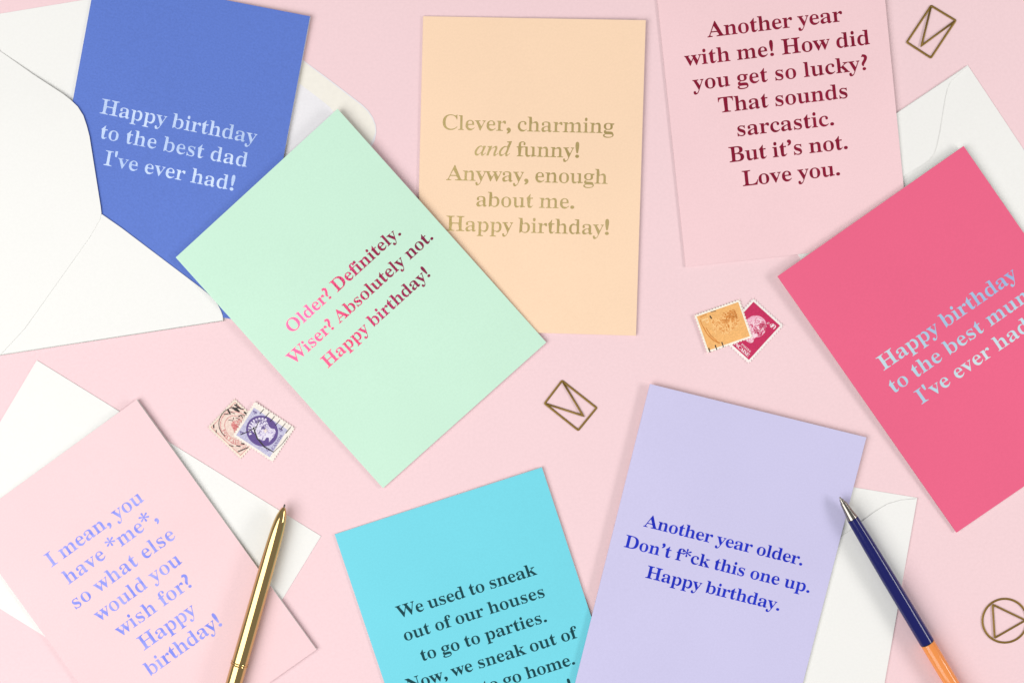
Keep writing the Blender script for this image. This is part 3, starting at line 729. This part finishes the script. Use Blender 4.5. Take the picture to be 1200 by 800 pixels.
polished_gold = plain('polished_gold', (0.62, 0.44, 0.19), rough=0.05, metal=1.0)
dark_tip = plain('dark_steel_point', (0.12, 0.11, 0.10), rough=0.3, metal=1.0)
chrome = plain('chrome', (0.30, 0.28, 0.25), rough=0.14, metal=1.0)
navy = plain('navy_lacquer', (0.008, 0.010, 0.115), rough=0.12, coat=0.0, spec=0.4)
orange_l = plain('orange_lacquer', (0.88, 0.30, 0.075), rough=0.14, spec=0.5)
black_ring = plain('black_ring', (0.01, 0.01, 0.012), rough=0.4)

p = thing('ballpoint_pen', 'polished gold ballpoint pen lying across the pink card and envelope', 'pen')
gx = [(a_, b_ * 1.0) for a_, b_ in [(1.5, 0.42), (2.0, 1.0), (3.2, 1.55), (5.5, 2.35), (8.5, 2.9), (13, 3.3), (20, 3.55), (32, 3.72), (50, 3.86), (66, 3.95), (79.2, 3.98)]]
lathe('point', [(0, 0.2), (0.35, 0.42), (1.5, 0.44)], p, dark_tip, 24)
lathe('lower_barrel', gx, p, polished_gold, 64)
lathe('middle_ring', [(79.2, 3.6), (79.25, 4.15), (79.5, 4.27), (79.75, 4.15), (79.8, 3.85), (80.3, 3.85), (80.35, 4.15), (80.6, 4.27), (80.85, 4.15), (80.9, 3.6)], p, polished_gold, 64)
lathe('upper_barrel', [(80.9, 3.98), (100, 3.98), (125, 3.9), (136, 3.8), (137, 3.2), (137.2, 0.5)], p, polished_gold, 64)
lathe('push_button', [(137.2, 2.1), (142, 2.1), (143, 1.8), (143.3, 0.3)], p, polished_gold, 32)
lay(p, (-108.3, -77.6, 6.1), (-108.3 - 0.2786 * 143, -77.6 - 0.9604 * 143, 6.8))

p = thing('ballpoint_pen', 'navy and orange ballpoint pen with chrome tip lying across the white envelope', 'pen')
lathe('point', [(0, 0.25), (0.4, 0.45), (1.2, 0.5), (1.3, 0.95), (3.0, 1.15)], p, chrome, 24)
lathe('chrome_cone', [(3.0, 1.3), (3.2, 1.5), (7.5, 2.0), (11.2, 2.6), (11.8, 2.65), (12.2, 2.4)], p, chrome, 48)
lathe('navy_barrel', [(12.0, 2.5), (12.15, 2.72), (25, 3.05), (45, 3.35), (80.2, 3.5), (80.5, 3.45)], p, navy, 64)
lathe('black_ring', [(80.5, 3.3), (81.0, 3.3), (81.05, 3.2)], p, black_ring, 48)
lathe('orange_barrel', [(81.0, 3.28), (81.15, 3.38), (120, 3.38), (138, 3.2), (139, 2.8), (139.1, 0.5)], p, orange_l, 64)
lathe('push_button', [(139.1, 1.7), (145, 1.7), (145.6, 1.4), (145.7, 0.3)], p, chrome, 32)
dd = (0.5190, -0.8548)
lay(p, (154.4, -72.6, 6.6), (154.4 + dd[0] * 145, -72.6 + dd[1] * 145, 3.9))

# ------------------------------------------------------------------ postage stamps
def perf(w, h, pitch=1.45, r=0.42):
    """outline of a perforated stamp, round bites along every edge"""
    out = []
    def edge(ax, ay, bx, by, n):
        dx, dy = (bx - ax), (by - ay)
        L_ = math.hypot(dx, dy)
        ux, uy = dx / L_, dy / L_
        nx, ny = -uy, ux                       # inward for a counter-clockwise outline
        out.append((ax, ay))
        for i in range(n):
            c = (i + 0.5) * L_ / n
            for k in range(7):
                a = math.pi * k / 6
                s = c - r * math.cos(a)
                d = r * math.sin(a)
                out.append((ax + ux * s + nx * d, ay + uy * s + ny * d))
    edge(-w / 2, -h / 2, w / 2, -h / 2, round(w / pitch))
    edge(w / 2, -h / 2, w / 2, h / 2, round(h / pitch))
    edge(w / 2, h / 2, -w / 2, h / 2, round(w / pitch))
    edge(-w / 2, h / 2, -w / 2, -h / 2, round(h / pitch))
    return out

def ell(cx, cy, a, b, n=40, a0=0, a1=360):
    return [(cx + a * math.cos(math.radians(a0 + (a1 - a0) * i / n)), cy + b * math.sin(math.radians(a0 + (a1 - a0) * i / n))) for i in range(n + (0 if abs(a1 - a0) == 360 else 1))]

def arc(cx, cy, a, b, w, a0, a1, n=26):
    return ell(cx, cy, a, b, n, a0, a1) + ell(cx, cy, a - w, b - w, n, a0, a1)[::-1]

def stroke(pts, w):
    L_, R_ = [], []
    for i, (x, y) in enumerate(pts):
        a = pts[max(0, i - 1)]
        b = pts[min(len(pts) - 1, i + 1)]
        dx, dy = b[0] - a[0], b[1] - a[1]
        l = math.hypot(dx, dy) or 1
        ww = w * (0.7 + 0.5 * abs(math.sin(i * 2.1 + x)))
        L_.append((x - dy / l * ww / 2, y + dx / l * ww / 2))
        R_.append((x + dy / l * ww / 2, y - dx / l * ww / 2))
    return L_ + R_[::-1]

def box(x0, y0, x1, y1):
    return [(x0, y0), (x1, y0), (x1, y1), (x0, y1)]

# an invented head in profile facing left, unit height, neck down
HEAD = [(0.10, -0.50), (0.30, -0.47), (0.36, -0.36), (0.30, -0.22), (0.33, -0.10), (0.42, 0.02), (0.45, 0.18), (0.40, 0.34), (0.28, 0.45), (0.10, 0.50), (-0.08, 0.47), (-0.19, 0.38),
        (-0.22, 0.27), (-0.24, 0.16), (-0.29, 0.05), (-0.36, -0.04), (-0.30, -0.07), (-0.31, -0.13), (-0.29, -0.17), (-0.30, -0.22), (-0.24, -0.27), (-0.10, -0.27), (-0.06, -0.36), (-0.22, -0.46)]
HAIR = [(0.18, -0.14), (0.31, -0.12), (0.42, 0.02), (0.45, 0.18), (0.40, 0.34), (0.28, 0.45), (0.10, 0.50), (-0.08, 0.47), (-0.19, 0.37), (-0.10, 0.36), (-0.02, 0.28), (0.04, 0.16), (0.03, 0.06), (0.10, 0.02), (0.12, -0.06)]
def shape(pts, cx, cy, s, rot=0.0, flip=1):
    c, q = math.cos(math.radians(rot)), math.sin(math.radians(rot))
    return [(cx + s * (c * x * flip - q * y), cy + s * (q * x * flip + c * y)) for x, y in pts]

def curls(cx, cy, s, rot, seed, n=16, flip=1):
    """engraved hair strokes over the head"""
    out = []
    for i in range(n):
        a = noise.cell(Vector((i * 3.7 + seed, 0.5, 0))) * 0.5 + 0.5
        b = noise.cell(Vector((i * 5.1 + seed, 2.5, 0))) * 0.5 + 0.5
        hx, hy = 0.08 + 0.30 * a, -0.06 + 0.48 * b
        pts = [(hx - 0.06, hy + 0.03), (hx - 0.02, hy + 0.06), (hx + 0.03, hy + 0.03), (hx + 0.04, hy - 0.03)]
        out.append(stroke(shape(pts, cx, cy, s, rot, flip), 0.035 * s))
    return out

def ink(name, rgb):
    return paper(name, lin(*rgb), rough=0.6, grain=0.12, bump=0.02, scale=1500, mottle=0.06)

def engraved(name, a, b, lo=0.44, hi=0.56, scale=1300.0, detail=5):
    """two inks broken up like worn line engraving"""
    m = foil(name, [lin(*a), lin(*b)], 0.6, metal=0.0, scale=scale, bump=0.0, spec=0.3)
    nt = m.node_tree
    for n in nt.nodes:
        if n.type == 'VALTORGB':
            n.color_ramp.elements[0].position = lo
            n.color_ramp.elements[1].position = hi
        if n.type == 'TEX_NOISE' and n.inputs['Scale'].default_value == scale:
            n.inputs['Detail'].default_value = detail
            n.inputs['Distortion'].default_value = 1.2
    return m

def stamp(label, corners, z, tilt, paper_rgb):
    """corners px-order: top-left, top-right, bottom-right, bottom-left of the printed design, in mm"""
    (x0, y0), (x1, y1), (x2, y2), (x3, y3) = corners
    c = ((x0 + x1 + x2 + x3) / 4, (y0 + y1 + y2 + y3) / 4)
    w = (math.hypot(x1 - x0, y1 - y0) + math.hypot(x2 - x3, y2 - y3)) / 2
    h = (math.hypot(x3 - x0, y3 - y0) + math.hypot(x2 - x1, y2 - y1)) / 2
    ang = math.atan2(y1 - y0 + y2 - y3, x1 - x0 + x2 - x3)
    t = thing('postage_stamp', label, 'stamp', (c[0] * MM, c[1] * MM, z * MM), ang, 'used postage stamps in overlapping pairs')
    t.rotation_euler = (math.radians(tilt[0]), math.radians(tilt[1]), ang)
    zf = lambda x, y: 0.05 + 0.0022 * x * x + 0.0012 * y * y
    sheet('paper', [perf(w, h)], zf, 0.1, ink('stamp_paper', paper_rgb), t, cuts=3)
    def pr(name, loops, m, lift=0.02):
        bm = outline_mesh(loops)
        for _ in range(3):
            lg = [e for e in bm.edges if e.calc_length() > 3]
            if lg:
                bmesh.ops.subdivide_edges(bm, edges=lg, cuts=1)
            bmesh.ops.triangulate(bm, faces=bm.faces[:])
        for v in bm.verts:
            v.co.z = zf(v.co.x, v.co.y) + 0.1 + lift
            v.co *= MM
        return link(name, bm_mesh(bm, name), m, t)
    return t, w, h, pr

def letters(txt, size, cx, cy, width, rot=0):
    c, q = math.cos(math.radians(rot)), math.sin(math.radians(rot))
    return [[(cx + c * x - q * y, cy + q * x + c * y) for x, y in lp] for g in text_loops(txt, size, -width / 2, width / 2, -size * 0.32, 0.05) for lp in g]

black_ink = ink('postmark_black', (52, 48, 46))
# old red and cream stamp underneath, left pair (design upright towards the upper right)
t, w, h, pr = stamp('worn cream and red stamp with black postmark under the purple stamp', [(-146.6, -41.4), (-133.2, -27.4), (-117.4, -43.0), (-130.8, -57.0)], 0.05, (0, 0), (236, 222, 206))
red_i = engraved('faded_red_ink', (196, 96, 100), (226, 158, 150))
buff = engraved('buff_print', (226, 196, 186), (238, 220, 206))
# local frame: x to the upper right, y to the upper left
pr('printed_field', [box(-w / 2 + 1.2, -h / 2 + 1.2, w / 2 - 1.2, h / 2 - 1.2)], buff)
pr('printed_border', [arc(0, 0.4, 7.4, 9.0, 0.3, 0, 359.5, 50), arc(0, 0.4, 5.4, 6.8, 0.25, 0, 359.5, 50), box(-w / 2 + 1.2, -h / 2 + 1.2, -w / 2 + 1.45, h / 2 - 1.2), box(w / 2 - 1.45, -h / 2 + 1.2, w / 2 - 1.2, h / 2 - 1.2),
                      box(-w / 2 + 1.5, h / 2 - 1.45, w / 2 - 1.5, h / 2 - 1.2), box(-w / 2 + 1.5, -h / 2 + 1.2, w / 2 - 1.5, -h / 2 + 1.45)] + [stroke([(-6.5 + k * 0.9, -8.9), (-6.2 + k * 0.9, -7.8)], 0.25) for k in range(4)], red_i, 0.03)
pr('portrait', [shape(HEAD, 0.4, 0.0, 8.5, 0)], red_i, 0.035)
pr('portrait_shading', curls(0.4, 0, 8.5, 0, 2.0, 18) + [shape([(-0.2, -0.05), (0.0, 0.02), (0.0, -0.15), (-0.16, -0.18)], 0.4, 0, 8.5)], buff, 0.05)
lp = []
for i, ch in enumerate('POSTAGE'):
    a = 205 - i * 0
    a = 150 + i * 12.5
    ca = math.radians(a)
    lp += letters(ch, 1.9, 6.3 * math.cos(ca), 0.4 + 7.8 * math.sin(ca), 1.15, a + 90)
pr('lettering', lp, red_i, 0.055)
pr('postmark', [arc(1.0, 3.2, 8.0, 7.4, 0.35, 40, 190, 30), stroke([(5.4, 9.6), (6.6, 5.0)], 0.7), stroke([(7.4, 9.2), (8.2, 5.2)], 0.6), stroke([(5.4, 7.6), (8.6, 7.0)], 0.5), stroke([(8.0, 3.4), (8.4, 0.6)], 0.7),
                 stroke([(6.2, 3.0), (7.5, 1.2), (6.8, -0.6)], 0.45), stroke([(0.0, 6.2), (1.2, 4.4), (2.6, 5.2)], 0.4), stroke([(3.4, 8.6), (4.4, 6.0)], 0.35), stroke([(-8.0, -7.6), (-3.0, -9.8)], 0.45),
                 stroke([(-6.4, -5.0), (-5.2, -6.8)], 0.7), stroke([(-4.0, -6.0), (-3.0, -7.4)], 0.6), stroke([(-7.8, 8.6), (-6.6, 9.8)], 0.5), stroke([(-8.6, 6.2), (-7.6, 7.2)], 0.4), stroke([(2.6, 7.4), (3.4, 9.8)], 0.8), stroke([(4.4, 3.8), (6.0, 3.4), (5.4, 1.8)], 0.5), stroke([(8.6, 8.8), (7.2, 7.0), (8.9, 4.4)], 0.5), stroke([(3.2, 4.4), (4.2, 2.4)], 0.4), stroke([(-2.0, -8.4), (1.0, -8.8)], 0.3), stroke([(-8.6, -2.4), (-7.6, -4.4)], 0.35), stroke([(0.6, 9.6), (2.0, 8.0)], 0.4)], black_ink, 0.07)
# purple stamp on top of it; design frame turned like the photo's long side
t, w, h, pr = stamp('purple and lilac stamp with an oval portrait and black postmark bars', [(-124.1, -28.8), (-104.3, -40.9), (-114.9, -58.9), (-134.0, -45.4)], 0.28, (0.3, 1.0), (240, 232, 222))
lil = engraved('pale_lilac_print', (176, 172, 206), (204, 202, 222), 0.4, 0.6)
pur = ink('violet_print', (96, 74, 140))
pale = engraved('pale_portrait_print', (168, 152, 198), (228, 222, 236), 0.38, 0.50, 900)
pr('printed_field', [box(-w / 2 + 1.4, -h / 2 + 1.3, w / 2 - 2.6, h / 2 - 2.9)], lil)
pr('oval', [ell(-0.9, -0.2, 7.9, 7.3, 48)], pur, 0.035)
pr('portrait', [shape(HEAD, -0.7, -0.4, 12.0, 90, 1)], pale, 0.05)
pr('pearl_border', [arc(-0.9, -0.2, 6.9, 6.3, 1.3, 100 + k * 14, 108 + k * 14, 4) for k in range(10)], pale, 0.05)
pr('portrait_shading', curls(-0.7, -0.4, 12.0, 90, 9.0, 26) + [stroke(shape([(-0.16, 0.06), (-0.08, 0.09), (-0.02, 0.05)], -0.7, -0.4, 12.0, 90), 0.4), stroke(shape([(-0.28, -0.17), (-0.18, -0.16)], -0.7, -0.4, 12.0, 90), 0.3),
   stroke(shape([(-0.06, -0.3), (0.10, -0.20), (0.14, -0.05)], -0.7, -0.4, 12.0, 90), 0.5)], pur, 0.065)
pr('lettering', letters('4', 2.7, -8.6, 5.4, 1.6, 90) + letters('4', 2.7, -8.6, -6.4, 1.6, 90) + letters('4', 2.9, 6.2, -6.2, 1.8, 90) + letters('4', 2.9, 6.2, 5.2, 1.8, 90) + letters('CANADA', 1.9, 8.0, -0.6, 8.4, 90), pur, 0.065)
pr('postmark', [stroke([(-9.0 + k * 3.1, 9.2), (-9.4 + k * 3.1, 6.4 - 0.2 * k)], 0.34) for k in range(1, 7)] + [stroke([(-8.6, -7.4), (-6.0, -3.6), (-4.4, 0.0)], 0.4), stroke([(-5.4, -1.0), (-1.0, -4.4), (4.0, -6.0), (9.4, -5.6)], 0.55),
   stroke([(-4.8, 3.0), (-3.6, -3.4)], 0.3), stroke([(9.3, -5.4), (10.6, 0.0), (10.9, 4.4)], 0.3)], black_ink, 0.085)

# crimson stamp underneath, right pair; its design stands upright towards the upper right
t, w, h, pr = stamp('crimson stamp reading FRANCAISE with a white head, under the orange stamp', [(114.6, 20.4), (129.1, 7.4), (111.9, -10.0), (97.4, 3.0)], 0.05, (0, 0), (244, 236, 232))
crim = ink('crimson_print', (198, 42, 92))
rose = engraved('pale_rose_print', (222, 110, 148), (240, 190, 208), 0.36, 0.5, 1200)
whi = ink('white_print', (246, 232, 236))
pr('printed_field', [box(-w / 2 + 1.3, -h / 2 + 1.4, w / 2 - 1.3, h / 2 - 1.3)], crim)
pr('sun_disc', [ell(0.2, 3.0, 5.2, 5.2, 40)], rose, 0.035)
pr('portrait', [shape(HEAD, -0.2, 1.2, 12.5)], engraved('engraved_rose_print', (208, 72, 120), (246, 214, 224), 0.40, 0.54, 1000), 0.05)
pr('portrait_shading', curls(-0.2, 1.2, 12.5, 0, 5.0, 30) + [stroke([(-7.0, -5.4), (-3.4, -6.2), (0.0, -5.6), (4.0, -6.4)], 0.35), stroke(shape([(-0.16, 0.06), (-0.08, 0.09), (-0.02, 0.05)], -0.2, 1.2, 12.5), 0.35)], crim, 0.065)
pr('lettering', letters('40', 2.9, 6.0, 8.4, 3.0) + letters('c', 2.0, 3.6, 8.3, 0.9) + letters('FRANCAISE', 2.3, 0.6, -9.4, 13.2) + letters('POSTES', 1.3, 3.6, -7.6, 5.6), whi, 0.065)

# orange stamp on top
t, w, h, pr = stamp('orange stamp with white perforated border lying over the crimson stamp', [(86.2, 12.8), (107.6, 20.1), (114.2, 2.2), (92.4, -5.6)], 0.34, (0.4, 1.2), (246, 240, 226))
ora = ink('orange_print', (240, 182, 112))
ora_d = ink('dark_orange_print', (212, 134, 60))
ora_l = ink('light_orange_print', (250, 206, 146))
ora_e = engraved('engraved_orange_print', (220, 144, 70), (248, 198, 132), 0.40, 0.55, 900)
pr('printed_field', [box(-w / 2 + 1.1, -h / 2 + 1.1, w / 2 - 1.1, h / 2 - 1.1)], ora)
pr('portrait', [shape(HEAD, 1.6, 0.2, 13.5, -90, -1)], ora_e, 0.035)
pr('portrait_shading', curls(1.6, 0.2, 13.5, -90, 14.0, 34, -1) + [shape([(-0.16, 0.06), (-0.05, 0.10), (0.02, 0.04), (-0.1, 0.02)], 1.6, 0.2, 13.5, -90, -1), stroke([(-9.0, 3.0), (-8.4, -1.0), (-6.6, -4.6), (-4.2, -7.0)], 0.55),
   stroke([(-8.0, 2.0), (-7.0, -2.2), (-5.0, -5.6)], 0.3)], ora_d, 0.05)
pr('lettering', letters('P', 4.4, -7.2, 5.3, 3.0, -90), ora_l, 0.065)
pr('lettering_outline', [stroke([(-9.0, 7.6), (-5.6, 8.0)], 0.35), stroke([(-9.4, 6.8), (-9.2, 3.2)], 0.3)], ora_d, 0.066)
pr('postmark', [stroke([(-9.9 + k * 3.4, -9.6 + 0.1 * k), (-9.9 + k * 3.4, -7.4 + 0.3 * k)], 0.5) for k in range(3)] + [stroke([(-4.4, 6.8), (-4.0, 5.2)], 0.5), stroke([(-3.4, 8.4), (-1.0, 8.0)], 0.3)], black_ink, 0.08)
